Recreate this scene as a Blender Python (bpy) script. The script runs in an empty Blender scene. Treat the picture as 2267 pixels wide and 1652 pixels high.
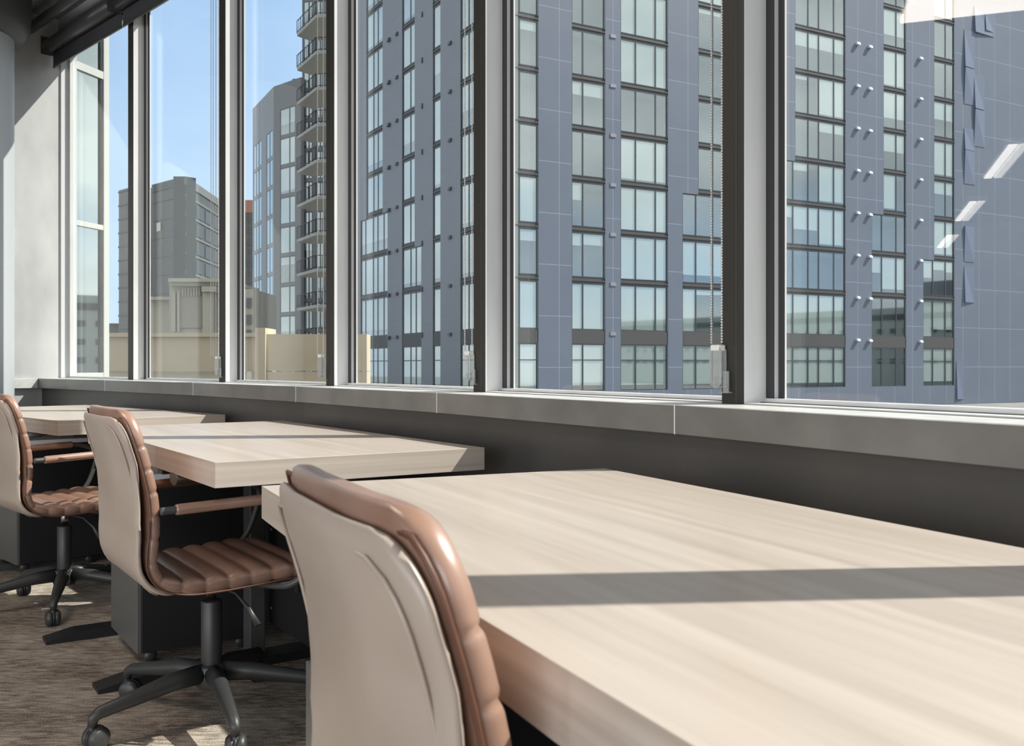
import bpy, math, random
from math import sin, cos, pi, radians, sqrt
from mathutils import Vector, Matrix
random.seed(7)
S = bpy.context.scene
C = S.collection
EYE = 0.972            # eye height above the carpet
FPX, CX, HY = 2158.0, 1133.5, 809.0

# ------------------------------------------------------------ camera
cd = bpy.data.cameras.new('camera'); cam = bpy.data.objects.new('camera', cd); C.objects.link(cam)
cam.location = (0, 0, EYE); cam.rotation_euler = (pi/2, 0, 0)
cd.sensor_width = 36; cd.lens = FPX/2267*36; cd.shift_y = -17/2267
cd.clip_start = .05; cd.clip_end = 2000
cd.dof.use_dof = True; cd.dof.focus_distance = 3.6; cd.dof.aperture_fstop = 13
S.camera = cam
# ------------------------------------------------------------ world
W = bpy.data.worlds.new('sky'); S.world = W; W.use_nodes = True
nt = W.node_tree; nt.nodes.clear()
def N(t, **k):
    n = nt.nodes.new(t)
    for a, b in k.items(): setattr(n, a, b)
    return n
def L(a, b): nt.links.new(a, b)
tc = N('ShaderNodeTexCoord')
sep = N('ShaderNodeSeparateXYZ'); L(tc.outputs['Generated'], sep.inputs[0])
sky = N('ShaderNodeValToRGB'); L(sep.outputs['Z'], sky.inputs[0])
cr = sky.color_ramp; cr.elements[0].position = 0.0; cr.elements[0].color = (.45, .62, .86, 1)
cr.elements[1].position = .40; cr.elements[1].color = (.29, .49, .80, 1)
e = cr.elements.new(.9); e.color = (.17, .33, .70, 1)
mp = N('ShaderNodeMapping'); mp.inputs['Scale'].default_value = (1, 1, 1.9); mp.inputs['Location'].default_value = (3.1, .7, 1.3)
L(tc.outputs['Generated'], mp.inputs[0])
no = N('ShaderNodeTexNoise'); no.inputs['Scale'].default_value = 2.3; no.inputs['Detail'].default_value = 7; no.inputs['Roughness'].default_value = .55
L(mp.outputs[0], no.inputs['Vector'])
cl = N('ShaderNodeValToRGB'); L(no.outputs[0], cl.inputs[0]); cl.color_ramp.elements[0].position = .30; cl.color_ramp.elements[1].position = .52
dot = N('ShaderNodeVectorMath', operation='DOT_PRODUCT'); L(tc.outputs['Generated'], dot.inputs[0]); dot.inputs[1].default_value = Vector((-.36, .9, .2)).normalized()
mr = N('ShaderNodeMapRange'); L(dot.outputs['Value'], mr.inputs[0])
mr.inputs[1].default_value = .80; mr.inputs[2].default_value = .94; mr.inputs[3].default_value = 1.0; mr.inputs[4].default_value = .16
mu = N('ShaderNodeMath', operation='MULTIPLY'); L(cl.outputs[0], mu.inputs[0]); L(mr.outputs[0], mu.inputs[1])
no2 = N('ShaderNodeTexNoise'); no2.inputs['Scale'].default_value = 5; no2.inputs['Detail'].default_value = 5; L(mp.outputs[0], no2.inputs['Vector'])
cc = N('ShaderNodeValToRGB'); L(no2.outputs[0], cc.inputs[0]); cc.color_ramp.elements[0].position = .35; cc.color_ramp.elements[1].position = .65
cc.color_ramp.elements[0].color = (.55, .58, .62, 1); cc.color_ramp.elements[1].color = (.95, .96, .97, 1)
mx = N('ShaderNodeMixRGB'); L(mu.outputs[0], mx.inputs[0]); L(sky.outputs[0], mx.inputs[1]); L(cc.outputs[0], mx.inputs[2])
gr = N('ShaderNodeMath', operation='LESS_THAN'); L(sep.outputs['Z'], gr.inputs[0]); gr.inputs[1].default_value = -0.02
mg = N('ShaderNodeMixRGB'); L(gr.outputs[0], mg.inputs[0]); L(mx.outputs[0], mg.inputs[1]); mg.inputs[2].default_value = (.20, .20, .19, 1)
bg = N('ShaderNodeBackground'); L(mg.outputs[0], bg.inputs[0]); bg.inputs[1].default_value = 1.3
wo = N('ShaderNodeOutputWorld'); L(bg.outputs[0], wo.inputs[0])
# ------------------------------------------------------------ sun
SAZ, SEL = radians(4.8), radians(47)
sd = bpy.data.lights.new('sun', 'SUN'); so = bpy.data.objects.new('sun', sd); C.objects.link(so)
sd.energy = 6.8; sd.angle = radians(.6); sd.color = (1, .95, .89)
tosun = Vector((cos(SAZ)*cos(SEL), sin(SAZ)*cos(SEL), sin(SEL)))
so.rotation_euler = tosun.to_track_quat('Z', 'Y').to_euler(); so.location = tosun*30
# added area light, an unseen fill from the left end of the room
dl = bpy.data.lights.new('window_daylight', 'AREA'); dl.shape = 'RECTANGLE'; dl.size = 3.2; dl.size_y = 2.4; dl.energy = 200; dl.color = (.90, .95, 1)
dlo = bpy.data.objects.new('window_daylight', dl); C.objects.link(dlo); dlo.location = (-14.9, -3.85, 1.75); dlo.rotation_euler = (0, -pi/2, 0)
# added area light behind the camera, an unseen fill before the solid back wall
db = bpy.data.lights.new('window_daylight_back', 'AREA'); db.shape = 'RECTANGLE'; db.size = 9; db.size_y = 2.4; db.energy = 380; db.color = (.92, .96, 1)
dbo = bpy.data.objects.new('window_daylight_back', db); C.objects.link(dbo); dbo.location = (-4.4, -5.4, 1.75); dbo.rotation_euler = (pi/2, 0, 0)
S.view_settings.view_transform = 'Standard'; S.view_settings.look = 'None'; S.view_settings.gamma = 1
S.view_settings.use_curve_mapping = False; S.view_settings.exposure = 0.24
S.cycles.use_denoising = True
S.cycles.max_bounces = 10; S.cycles.transparent_max_bounces = 24; S.cycles.diffuse_bounces = 4; S.cycles.glossy_bounces = 4
S.cycles.sample_clamp_indirect = 6.0; S.cycles.caustics_reflective = False; S.cycles.caustics_refractive = False

# ------------------------------------------------------------ helpers
class MB:
    def __init__(s): s.v = []; s.f = []; s.sm = []; s.uv = None
    def add(s, vs, fs, smooth=False):
        b = len(s.v); s.v += [tuple(x) for x in vs]
        for q in fs: s.f.append([b+i for i in q]); s.sm.append(smooth)
        return s
    def box3(s, o, a, b, c):
        o, a, b, c = Vector(o), Vector(a), Vector(b), Vector(c)
        if a.cross(b).dot(c) < 0: a, b = b, a
        P = [o, o+a, o+a+b, o+b]; P += [p+c for p in P]
        return s.add(P, [(3, 2, 1, 0), (4, 5, 6, 7), (0, 1, 5, 4), (1, 2, 6, 5), (2, 3, 7, 6), (3, 0, 4, 7)])
    def box(s, x0, x1, y0, y1, z0, z1): return s.box3((x0, y0, z0), (x1-x0, 0, 0), (0, y1-y0, 0), (0, 0, z1-z0))
    def prism(s, poly, z0, z1):
        A = sum(poly[i][0]*poly[(i+1) % len(poly)][1]-poly[(i+1) % len(poly)][0]*poly[i][1] for i in range(len(poly)))
        if A < 0: poly = poly[::-1]
        n = len(poly); vs = [(p[0], p[1], z0) for p in poly]+[(p[0], p[1], z1) for p in poly]
        return s.add(vs, [tuple(range(n-1, -1, -1)), tuple(range(n, 2*n))]+[(i, (i+1) % n, n+(i+1) % n, n+i) for i in range(n)])
    def tube(s, pts, r, n=10, cap=True, sx=1.0):
        pts = [Vector(p) for p in pts]; m = len(pts); rs = r if isinstance(r, (list, tuple)) else [r]*m
        t = [(pts[min(i+1, m-1)]-pts[max(i-1, 0)]).normalized() for i in range(m)]
        up = Vector((0, 0, 1)) if abs(t[0].z) < .9 else Vector((1, 0, 0))
        u = t[0].cross(up).normalized(); vs = []
        for i in range(m):
            u = (u-t[i]*u.dot(t[i])).normalized(); w = t[i].cross(u)
            for k in range(n):
                a = 2*pi*k/n; vs.append(pts[i]+(u*cos(a)*sx+w*sin(a))*rs[i])
        fs = [(i*n+k, i*n+(k+1) % n, (i+1)*n+(k+1) % n, (i+1)*n+k) for i in range(m-1) for k in range(n)]
        s.add(vs, fs, True)
        if cap:
            b = len(s.v)-m*n
            s.f.append([b+k for k in range(n-1, -1, -1)]); s.sm.append(False)
            s.f.append([b+(m-1)*n+k for k in range(n)]); s.sm.append(False)
        return s
    def lathe(s, prof, c=(0, 0, 0), ax=(0, 0, 1), n=24):
        ax = Vector(ax).normalized(); c = Vector(c)
        u = ax.cross(Vector((0, 0, 1)) if abs(ax.z) < .9 else Vector((1, 0, 0))).normalized(); w = ax.cross(u)
        vs = []
        for r, z in prof:
            for k in range(n):
                a = 2*pi*k/n; vs.append(c+ax*z+(u*cos(a)+w*sin(a))*r)
        m = len(prof)
        return s.add(vs, [(i*n+k, i*n+(k+1) % n, (i+1)*n+(k+1) % n, (i+1)*n+k) for i in range(m-1) for k in range(n)], True)
    def sph(s, c, r, n=6, m=4):
        return s.lathe([(max(r*sin(pi*i/m), 1e-5), -r*cos(pi*i/m)) for i in range(m+1)], c, n=n)
    def build(s, name, mat, parent=None, bevel=0, seg=2, autos=True):
        me = bpy.data.meshes.new(name); me.from_pydata(s.v, [], s.f)
        me.polygons.foreach_set('use_smooth', s.sm); me.update()
        o = bpy.data.objects.new(name, me); C.objects.link(o)
        if mat: me.materials.append(mat)
        if parent: o.parent = parent
        if bevel:
            b = o.modifiers.new('bevel', 'BEVEL'); b.width = bevel; b.segments = seg; b.limit_method = 'ANGLE'; b.angle_limit = radians(40)
        return o
def tag(o, label=None, cat=None, group=None, kind=None):
    if label: o['label'] = label
    if cat: o['category'] = cat
    if group: o['group'] = group
    if kind: o['kind'] = kind
    return o
def empty(name, loc=(0, 0, 0), rz=0, label=None, cat=None, group=None, kind=None):
    o = bpy.data.objects.new(name, None); C.objects.link(o); o.location = loc; o.rotation_euler = (0, 0, rz); o.empty_display_size = .1
    return tag(o, label, cat, group, kind)
def copy_tree(o, parent=None, kids=None):
    kids = kids if kids is not None else {p: [c for c in C.objects if c.parent == p] for p in C.objects}
    c = o.copy(); C.objects.link(c); c.parent = parent
    for ch in kids.get(o, []): copy_tree(ch, c, kids)
    return c

# ------------------------------------------------------------ materials
def M(name, col, rough=.5, metal=0, spec=.5, **k):
    m = bpy.data.materials.new(name); m.use_nodes = True; b = m.node_tree.nodes['Principled BSDF']
    b.inputs['Base Color'].default_value = (*col, 1); b.inputs['Roughness'].default_value = rough
    b.inputs['Metallic'].default_value = metal; b.inputs['Specular IOR Level'].default_value = spec
    for a, v in k.items(): b.inputs[a.replace('_', ' ')].default_value = v
    return m
def noisy(m, c1, c2, scale=(1, 1, 1), ns=5, detail=4, lo=.35, hi=.65, bump=0, rough=None, coord='Object', dist=0):
    t = m.node_tree; n = t.nodes; l = t.links; b = n['Principled BSDF']
    tc = n.new('ShaderNodeTexCoord'); mp = n.new('ShaderNodeMapping'); mp.inputs['Scale'].default_value = scale
    l.new(tc.outputs[coord], mp.inputs[0]); no = n.new('ShaderNodeTexNoise'); no.inputs['Scale'].default_value = ns; no.inputs['Detail'].default_value = detail
    no.inputs['Distortion'].default_value = dist
    l.new(mp.outputs[0], no.inputs['Vector']); cr = n.new('ShaderNodeValToRGB'); l.new(no.outputs[0], cr.inputs[0])
    cr.color_ramp.elements[0].position = lo; cr.color_ramp.elements[1].position = hi
    cr.color_ramp.elements[0].color = (*c1, 1); cr.color_ramp.elements[1].color = (*c2, 1)
    l.new(cr.outputs[0], b.inputs['Base Color'])
    if bump:
        bp = n.new('ShaderNodeBump'); bp.inputs['Strength'].default_value = bump; bp.inputs['Distance'].default_value = .01
        l.new(no.outputs[0], bp.inputs['Height']); l.new(bp.outputs[0], b.inputs['Normal'])
    return m, no, cr
def thin_glass(name, tint=(.95, .97, .96), ior=1.5, rough=0.0, extra=0.0):
    m = bpy.data.materials.new(name); m.use_nodes = True; t = m.node_tree; n = t.nodes; n.clear(); l = t.links
    tr = n.new('ShaderNodeBsdfTransparent'); tr.inputs[0].default_value = (*tint, 1)
    gl = n.new('ShaderNodeBsdfGlossy'); gl.inputs['Roughness'].default_value = rough; gl.inputs[0].default_value = (1, 1, 1, 1)
    # angle-only Fresnel of a pane, the same from either side
    lw = n.new('ShaderNodeLayerWeight'); lw.inputs['Blend'].default_value = .5
    pw = n.new('ShaderNodeMath'); pw.operation = 'POWER'; l.new(lw.outputs['Facing'], pw.inputs[0]); pw.inputs[1].default_value = 5
    ml = n.new('ShaderNodeMath'); ml.operation = 'MULTIPLY_ADD'; l.new(pw.outputs[0], ml.inputs[0]); ml.inputs[1].default_value = .9-extra; ml.inputs[2].default_value = .04+extra
    ms = n.new('ShaderNodeMixShader'); l.new(ml.outputs[0], ms.inputs[0]); l.new(tr.outputs[0], ms.inputs[1]); l.new(gl.outputs[0], ms.inputs[2])
    o = n.new('ShaderNodeOutputMaterial'); l.new(ms.outputs[0], o.inputs[0]); return m
ALU = M('aluminium', (.36, .365, .37), .42, 0, .5)
noisy(ALU, (.58, .58, .575), (.66, .66, .65), (1, 1, .25), 9, 5)
COVER = M('bronze_cover', (.032, .030, .026), .5)
GASK = M('gasket', (.025, .025, .028), .5)
GLASS = thin_glass('window_glass')
CLEAR = thin_glass('clear_plastic', (.86, .88, .88), extra=.06, rough=.12)
_t = CLEAR.node_tree; _d = _t.nodes.new('ShaderNodeBsdfDiffuse'); _d.inputs[0].default_value = (.75, .77, .77, 1); _x = _t.nodes.new('ShaderNodeMixShader'); _x.inputs[0].default_value = .22
_m = [q for q in _t.nodes if q.type == 'MIX_SHADER' and q != _x][0]; _t.links.new(_m.outputs[0], _x.inputs[1]); _t.links.new(_d.outputs[0], _x.inputs[2]); _t.links.new(_x.outputs[0], [q for q in _t.nodes if q.type == 'OUTPUT_MATERIAL'][0].inputs[0])
SILL_SHADED = M('sill_metal', (.34, .335, .32), .30)
noisy(SILL_SHADED, (.15, .148, .14), (.195, .19, .18), (1, 1, 1), 6, 6)  # darker copy for the sill fronts, their shade put into the colour
SILL_SUNLIT = M('sill_top_metal', (.58, .58, .56), .35); noisy(SILL_SUNLIT, (.52, .52, .50), (.62, .62, .60), (1, 1, 1), 14, 6)  # lighter copy of the sill metal, sunlight put into its colour
DARKWALL = M('dark_wall', (.065, .062, .060), .38, 0, .5)
noisy(DARKWALL, (.055, .053, .050), (.072, .069, .065), (1, 1, 1), 3, 3)
GREYWALL = M('grey_plaster', (.50, .50, .50), .6)
noisy(GREYWALL, (.40, .40, .40), (.56, .56, .55), (1, 1, .5), 3, 6)
COLM = M('column_paint', (.42, .44, .46), .4)
CEIL = M('ceiling_paint', (.22, .22, .22), .9); noisy(CEIL, (.17, .17, .17), (.25, .25, .25), (1, 1, 1), 60, 6, bump=.4)
ROOMW = M('room_wall', (.62, .60, .58), .7)
BLACK = M('black_steel', (.012, .012, .014), .45)
GREYST = M('grey_steel', (.055, .055, .053), .4)
CABM = M('cabinet_grey', (.10, .099, .094), .4)
CHARC = M('charcoal_plastic', (.035, .036, .036), .45)
CHROME = M('chrome', (.7, .7, .7), .2, 1)
FABR = M('blind_fabric', (.045, .045, .05), .7)
TUBEM = M('blind_tube', (.05, .05, .052), .35)
BEAD = M('bead_steel', (.62, .62, .60), .3, .5)
WHITE = M('white_part', (.75, .75, .73), .5)
SCREW = M('screw', (.5, .5, .5), .35, .8)
WOOD = M('wood_laminate', (.5, .4, .32), .30, 0, .5)
def wood():
    t = WOOD.node_tree; n = t.nodes; l = t.links; b = n['Principled BSDF']
    tc = n.new('ShaderNodeTexCoord')
    mp = n.new('ShaderNodeMapping'); mp.inputs['Scale'].default_value = (28, 1.1, 40); l.new(tc.outputs['Object'], mp.inputs[0])
    # grain lines run the length of the desk and, on the cut end, across its width
    mp2 = n.new('ShaderNodeMapping'); mp2.inputs['Scale'].default_value = (1.2, 1.1, 70); l.new(tc.outputs['Object'], mp2.inputs[0])
    ge = n.new('ShaderNodeTexCoord'); sp = n.new('ShaderNodeSeparateXYZ'); l.new(ge.outputs['Normal'], sp.inputs[0])
    ab = n.new('ShaderNodeMath'); ab.operation = 'ABSOLUTE'; l.new(sp.outputs['Z'], ab.inputs[0])
    a = n.new('ShaderNodeTexNoise'); a.inputs['Scale'].default_value = 1.0; a.inputs['Detail'].default_value = 7; a.inputs['Roughness'].default_value = .6; l.new(mp.outputs[0], a.inputs[0])
    c = n.new('ShaderNodeTexNoise'); c.inputs['Scale'].default_value = 1.0; c.inputs['Detail'].default_value = 7; l.new(mp2.outputs[0], c.inputs[0])
    mx = n.new('ShaderNodeMix'); mx.data_type = 'FLOAT'; l.new(ab.outputs[0], mx.inputs[0]); l.new(c.outputs[0], mx.inputs[2]); l.new(a.outputs[0], mx.inputs[3])
    cr = n.new('ShaderNodeValToRGB'); l.new(mx.outputs[0], cr.inputs[0]); cr.color_ramp.elements[0].position = .3; cr.color_ramp.elements[1].position = .72
    cr.color_ramp.elements[0].color = (.41, .345, .292, 1); cr.color_ramp.elements[1].color = (.54, .468, .41, 1)
    l.new(cr.outputs[0], b.inputs['Base Color'])
wood()
LEATHER = M('brown_leather', (.33, .165, .10), .33, 0, .6, Coat_Weight=.5, Coat_Roughness=.3)
noisy(LEATHER, (.255, .145, .102), (.34, .205, .152), (1, 1, 1), 7, 6, bump=.05)
LEATHER_SHEEN = M('taupe_leather', (.4, .32, .27), .38, 0, .6)  # the brown leather again, its pale sheen put into the colour
noisy(LEATHER_SHEEN, (.36, .295, .245), (.42, .35, .30), (1, 1, 1), 4, 6, bump=.04)
SEAM = M('leather_piping', (.10, .04, .022), .5)
CARPET = M('carpet', (.1, .09, .08), .95)
def carpet():
    t = CARPET.node_tree; n = t.nodes; l = t.links; b = n['Principled BSDF']; b.inputs['Specular IOR Level'].default_value = .1
    tc = n.new('ShaderNodeTexCoord'); mp = n.new('ShaderNodeMapping'); mp.inputs['Scale'].default_value = (17, 74, 1); mp.inputs['Rotation'].default_value = (0, 0, radians(-9))
    l.new(tc.outputs['Object'], mp.inputs[0])
    a = n.new('ShaderNodeTexNoise'); a.inputs['Scale'].default_value = 1; a.inputs['Detail'].default_value = 4; a.inputs['Distortion'].default_value = .8; l.new(mp.outputs[0], a.inputs[0])
    f = n.new('ShaderNodeTexNoise'); f.inputs['Scale'].default_value = 330; f.inputs['Detail'].default_value = 1; l.new(tc.outputs['Object'], f.inputs[0])
    g = n.new('ShaderNodeTexNoise'); g.inputs['Scale'].default_value = 5; g.inputs['Detail'].default_value = 3; l.new(tc.outputs['Object'], g.inputs[0])
    ad = n.new('ShaderNodeMath'); ad.operation = 'ADD'; l.new(a.outputs[0], ad.inputs[0]); l.new(f.outputs[0], ad.inputs[1])
    ad2 = n.new('ShaderNodeMath'); ad2.operation = 'MULTIPLY_ADD'; l.new(g.outputs[0], ad2.inputs[0]); ad2.inputs[1].default_value = .55; l.new(ad.outputs[0], ad2.inputs[2])
    cr = n.new('ShaderNodeValToRGB'); l.new(ad2.outputs[0], cr.inputs[0])
    ml = n.new('ShaderNodeMath'); ml.operation = 'MULTIPLY'; l.new(ad2.outputs[0], ml.inputs[0]); ml.inputs[1].default_value = .4; l.new(ml.outputs[0], cr.inputs[0])
    cr.color_ramp.elements[0].position = .42; cr.color_ramp.elements[1].position = .60
    cr.color_ramp.elements[0].color = (.115, .088, .070, 1); cr.color_ramp.elements[1].color = (.50, .44, .37, 1)
    l.new(cr.outputs[0], b.inputs['Base Color'])
    bp = n.new('ShaderNodeBump'); bp.inputs['Strength'].default_value = .7; bp.inputs['Distance'].default_value = .004; l.new(f.outputs[0], bp.inputs['Height']); l.new(bp.outputs[0], b.inputs['Normal'])
carpet()

# ------------------------------------------------------------ the window wall: facets of a curved facade
SN = [Vector(p) for p in [(-3.2073, 6.5763), (-2.4078, 5.7653), (-1.6176, 4.9452), (-.9004, 4.0605), (-.2417, 3.1315), (.3611, 2.1653), (.951, 1.0415)]]
for a in (24.5, 21, 18):
    a = radians(a); SN.append(SN[-1]+Vector((sin(a), -cos(a)))*1.139)
NF = len(SN)-1
FN = []  # outward normal of every facet (to the street)
for i in range(NF):
    d = (SN[i+1]-SN[i]).normalized(); FN.append(Vector((-d.y, d.x)))
def off(i, d):
    if i == 0: n = FN[0]; return SN[0]+n*d
    if i == NF: return SN[NF]+FN[-1]*d
    n = (FN[i-1]+FN[i]); n = n/n.length; return SN[i]+n*(d/n.dot(FN[i]))
ZS, ZSB, ZTOP, ZC = EYE-.0885, EYE-.153, 3.12, 3.34
DM = .14                       # sill depth to the mullion faces
def strip(mb, i, d0, d1, z0, z1, i2=None):
    a, b, c, d = off(i, d0), off(i+1, d0), off(i+1, d1), off(i, d1)
    mb.prism([a, b, c, d], z0, z1)
for i in range(NF):
    mb = MB(); strip(mb, i, 0, .02, ZSB, ZS)
    # narrow gap at every joint, as between folded metal lengths
    o = mb.build('trim_%d' % (i+1), SILL_SHADED, bevel=.0012, seg=1); tag(o, kind='structure')
    tp = MB(); strip(tp, i, .0006, .32, ZS-.012, ZS+.0012); tp.build('sill_top', SILL_SUNLIT, o, bevel=.0008, seg=1)
    dd = (SN[i+1]-SN[i]).normalized()
    if i > 0:
        j = MB(); a = SN[i]-FN[i]*.0012; j.box3((a.x-dd.x*.001, a.y-dd.y*.001, ZSB), (dd.x*.003, dd.y*.003, 0), (FN[i].x*.01, FN[i].y*.01, 0), (0, 0, ZS-ZSB+.0006))
        j.build('joint', WHITE, o)
wf = MB()
for i in range(NF): strip(wf, i, .035, .30, 0, ZSB+.001)
tag(wf.build('wall_front', DARKWALL), kind='structure')
wt = MB()
for i in range(NF): strip(wt, i, .14, .26, ZTOP+.06, ZC)
tag(wt.build('wall_window_head', GREYWALL), kind='structure')

def mullion(i):
    P = off(i, DM); dr = (SN[min(i+1, NF)]-SN[max(i-1, 0)]).normalized(); n = Vector((-dr.y, dr.x))
    def poly(pts): return [P+dr*s+n*d for s, d in pts]
    root = None
    z0, z1 = ZS, ZTOP+.06
    m = MB(); m.prism(poly([(0, 0), (.072, 0), (.072, .066), (0, .066)]), z0, z1)
    fr = MB()
    if i == 0:
        fr.prism(poly([(-.006, .0665), (.034, .0665), (.034, .087), (-.006, .087)]), z0, z1); return m, fr, MB(), MB()
    fr.prism(poly([(-.022, .0665), (.0955, .0665), (.0955, .0805), (-.022, .0805)]), z0, z1)
    fr.prism(poly([(-.038, .081), (.113, .081), (.113, .087), (-.038, .087)]), z0, z1)
    g = MB(); g.prism(poly([(.0725, .0640), (.0960, .0640), (.0960, .0668), (.0725, .0668)]), z0, z1)
    g.prism(poly([(.0958, .079), (.1135, .079), (.1135, .0812), (.0958, .0812)]), z0, z1)
    g.prism(poly([(-.024, .064), (-.0005, .064), (-.0005, .0668), (-.024, .0668)]), z0, z1)
    # the dark groove down the room side
    g.prism(poly([(.0466, -.0008), (.0484, -.0008), (.0484, .0), (.0466, .0)]), z0, z1)
    ex = MB(); ex.prism(poly([(-.001, -.0015), (.0465, -.0015), (.0465, -.0001), (-.001, -.0001)]), z0, z1); ex.prism(poly([(.0485, -.0015), (.0715, -.0015), (.0715, -.0001), (.0485, -.0001)]), z0, z1)
    return m, fr, g, ex
for i in range(NF):
    w = empty('window_%d' % (i+1), (0, 0, 0), kind='structure')
    m, fr, g, ex = mullion(i)
    fr.build('frame', ALU, w)
    if i: m.build('mullion', ALU, w, bevel=.0012, seg=1); g.build('gasket', GASK, w); ex.build('cover', COVER, w, bevel=.0008, seg=1)
    r = MB()
    strip(r, i, DM+.004, DM+.066, ZS, ZS+.0045); strip(r, i, DM+.066, DM+.10, ZS, ZS+.014); strip(r, i, DM+.10, DM+.20, ZS-.04, ZS+.002)
    strip(r, i, DM+.06, DM+.12, ZTOP, ZTOP+.06)
    r.build('rail', ALU, w)
    gg = MB(); strip(gg, i, DM, DM+.004, ZS, ZS+.002); strip(gg, i, DM+.050, DM+.054, ZS+.0045, ZS+.0062); gg.build('gasket', GASK, w)
    p = MB()
    for d in (.0915, ):
        strip(p, i, DM+d-.004, DM+d+.002, ZS+.012, ZTOP+.01)
    p.build('pane', GLASS, w)
# last mullion at the near end
# ------------------------------------------------------------ end wall beside the column
n0 = FN[0]; d0 = (SN[1]-SN[0]).normalized()
EA = SN[0]+n0*.32; EB = SN[0]-n0*.9
wl = MB()
def quadwall(mb, a, b, th, z0, z1):
    t = (b-a).normalized(); nn = Vector((-t.y, t.x))
    mb.prism([a, b, b+nn*th, a+nn*th], z0, z1)
quadwall(wl, SN[0]+n0*.16, EB, -.25, 0, ZC)
tag(wl.build('wall_left_end', GREYWALL), kind='structure')
jm = MB(); quadwall(jm, SN[0]+n0*.26+d0*.012, SN[0]+n0*.155+d0*.012, -.2, ZS, ZTOP+.06)
o = jm.build('trim_20', M('jamb_white', (.62, .63, .63), .4)); tag(o, kind='structure')
sl = MB(); a = SN[0]+d0*.03; b = SN[0]-n0*.9+d0*.03
quadwall(sl, a-n0*.002, b, -.06, ZSB, ZS)
tag(sl.build('trim_21', SILL_SUNLIT, bevel=.001, seg=1), kind='structure')  # sunlit copy of the sill metal, as this end catches the sun
# round column
cx_, cy_ = -3.38, 5.93; cr_ = .315
k = MB(); k.lathe([(cr_, 0.0), (cr_, ZC)], (cx_, cy_, 0), n=64)
col = k.build('column', COLM); tag(col, 'pale grey round column at the far left end of the window wall', 'column')
kb = MB(); kb.lathe([(cr_, .115), (cr_+.012, .115), (cr_+.014, .11), (cr_+.014, 0)], (cx_, cy_, 0), n=64); kb.build('skirting', BLACK, col)
kc = MB(); kc.lathe([(cr_, 2.98), (cr_+.05, 2.99), (cr_+.09, 3.05), (cr_+.10, 3.2), (cr_+.10, ZC)], (cx_, cy_, 0), n=64); kc.build('collar', M('dark_collar', (.05, .05, .05), .5), col)
# ------------------------------------------------------------ floor, ceiling, the rest of the room
inner = [off(i, .1) for i in range(NF+1)]
room = [Vector((-15.0, -5.5)), off(NF, .1)+Vector((0, -2.1)), ] + inner[::-1] + [SN[0]-n0*.6, Vector((-15.0, 8.0))]
fl = MB(); fl.prism([(p.x, p.y) for p in room], -.12, 0); tag(fl.build('floor', CARPET), kind='structure')
outer = [off(i, .27) for i in range(NF+1)]
ce = [Vector((-15.0, -5.5)), outer[-1]+Vector((0, -2.1))]+outer[::-1]+[Vector((-15.0, 8.0))]
cb = MB(); cb.prism([(p.x, p.y) for p in ce], ZC, ZC+.35); tag(cb.build('ceiling', CEIL), kind='structure')
wb = MB(); wb.box(-15.0, 1.4+1.6, -5.7, -5.5, 0, ZC); tag(wb.build('wall_back', ROOMW), kind='structure')
# left wall, unseen: solid but for openings added to go with the left fill light
wlft = MB(); wlft.box(-15.2, -15.0, -5.7, -2.0, 0, .5); wlft.box(-15.2, -15.0, -5.7, -2.0, 3.0, ZC); wlft.box(-15.2, -15.0, -2.0, 8.0, 0, ZC)
for y in (-5.6, -3.8, -2.1): wlft.box(-15.2, -15.0, y-.1, y+.1, .5, 3.0)
tag(wlft.build('wall_left', ROOMW), kind='structure')
wfar = MB(); wfar.box(-15.0, -3.95, 6.9, 7.1, 0, ZC); tag(wfar.build('wall_far', M('far_wall', (.12, .12, .125), .6)), kind='structure')

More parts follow.
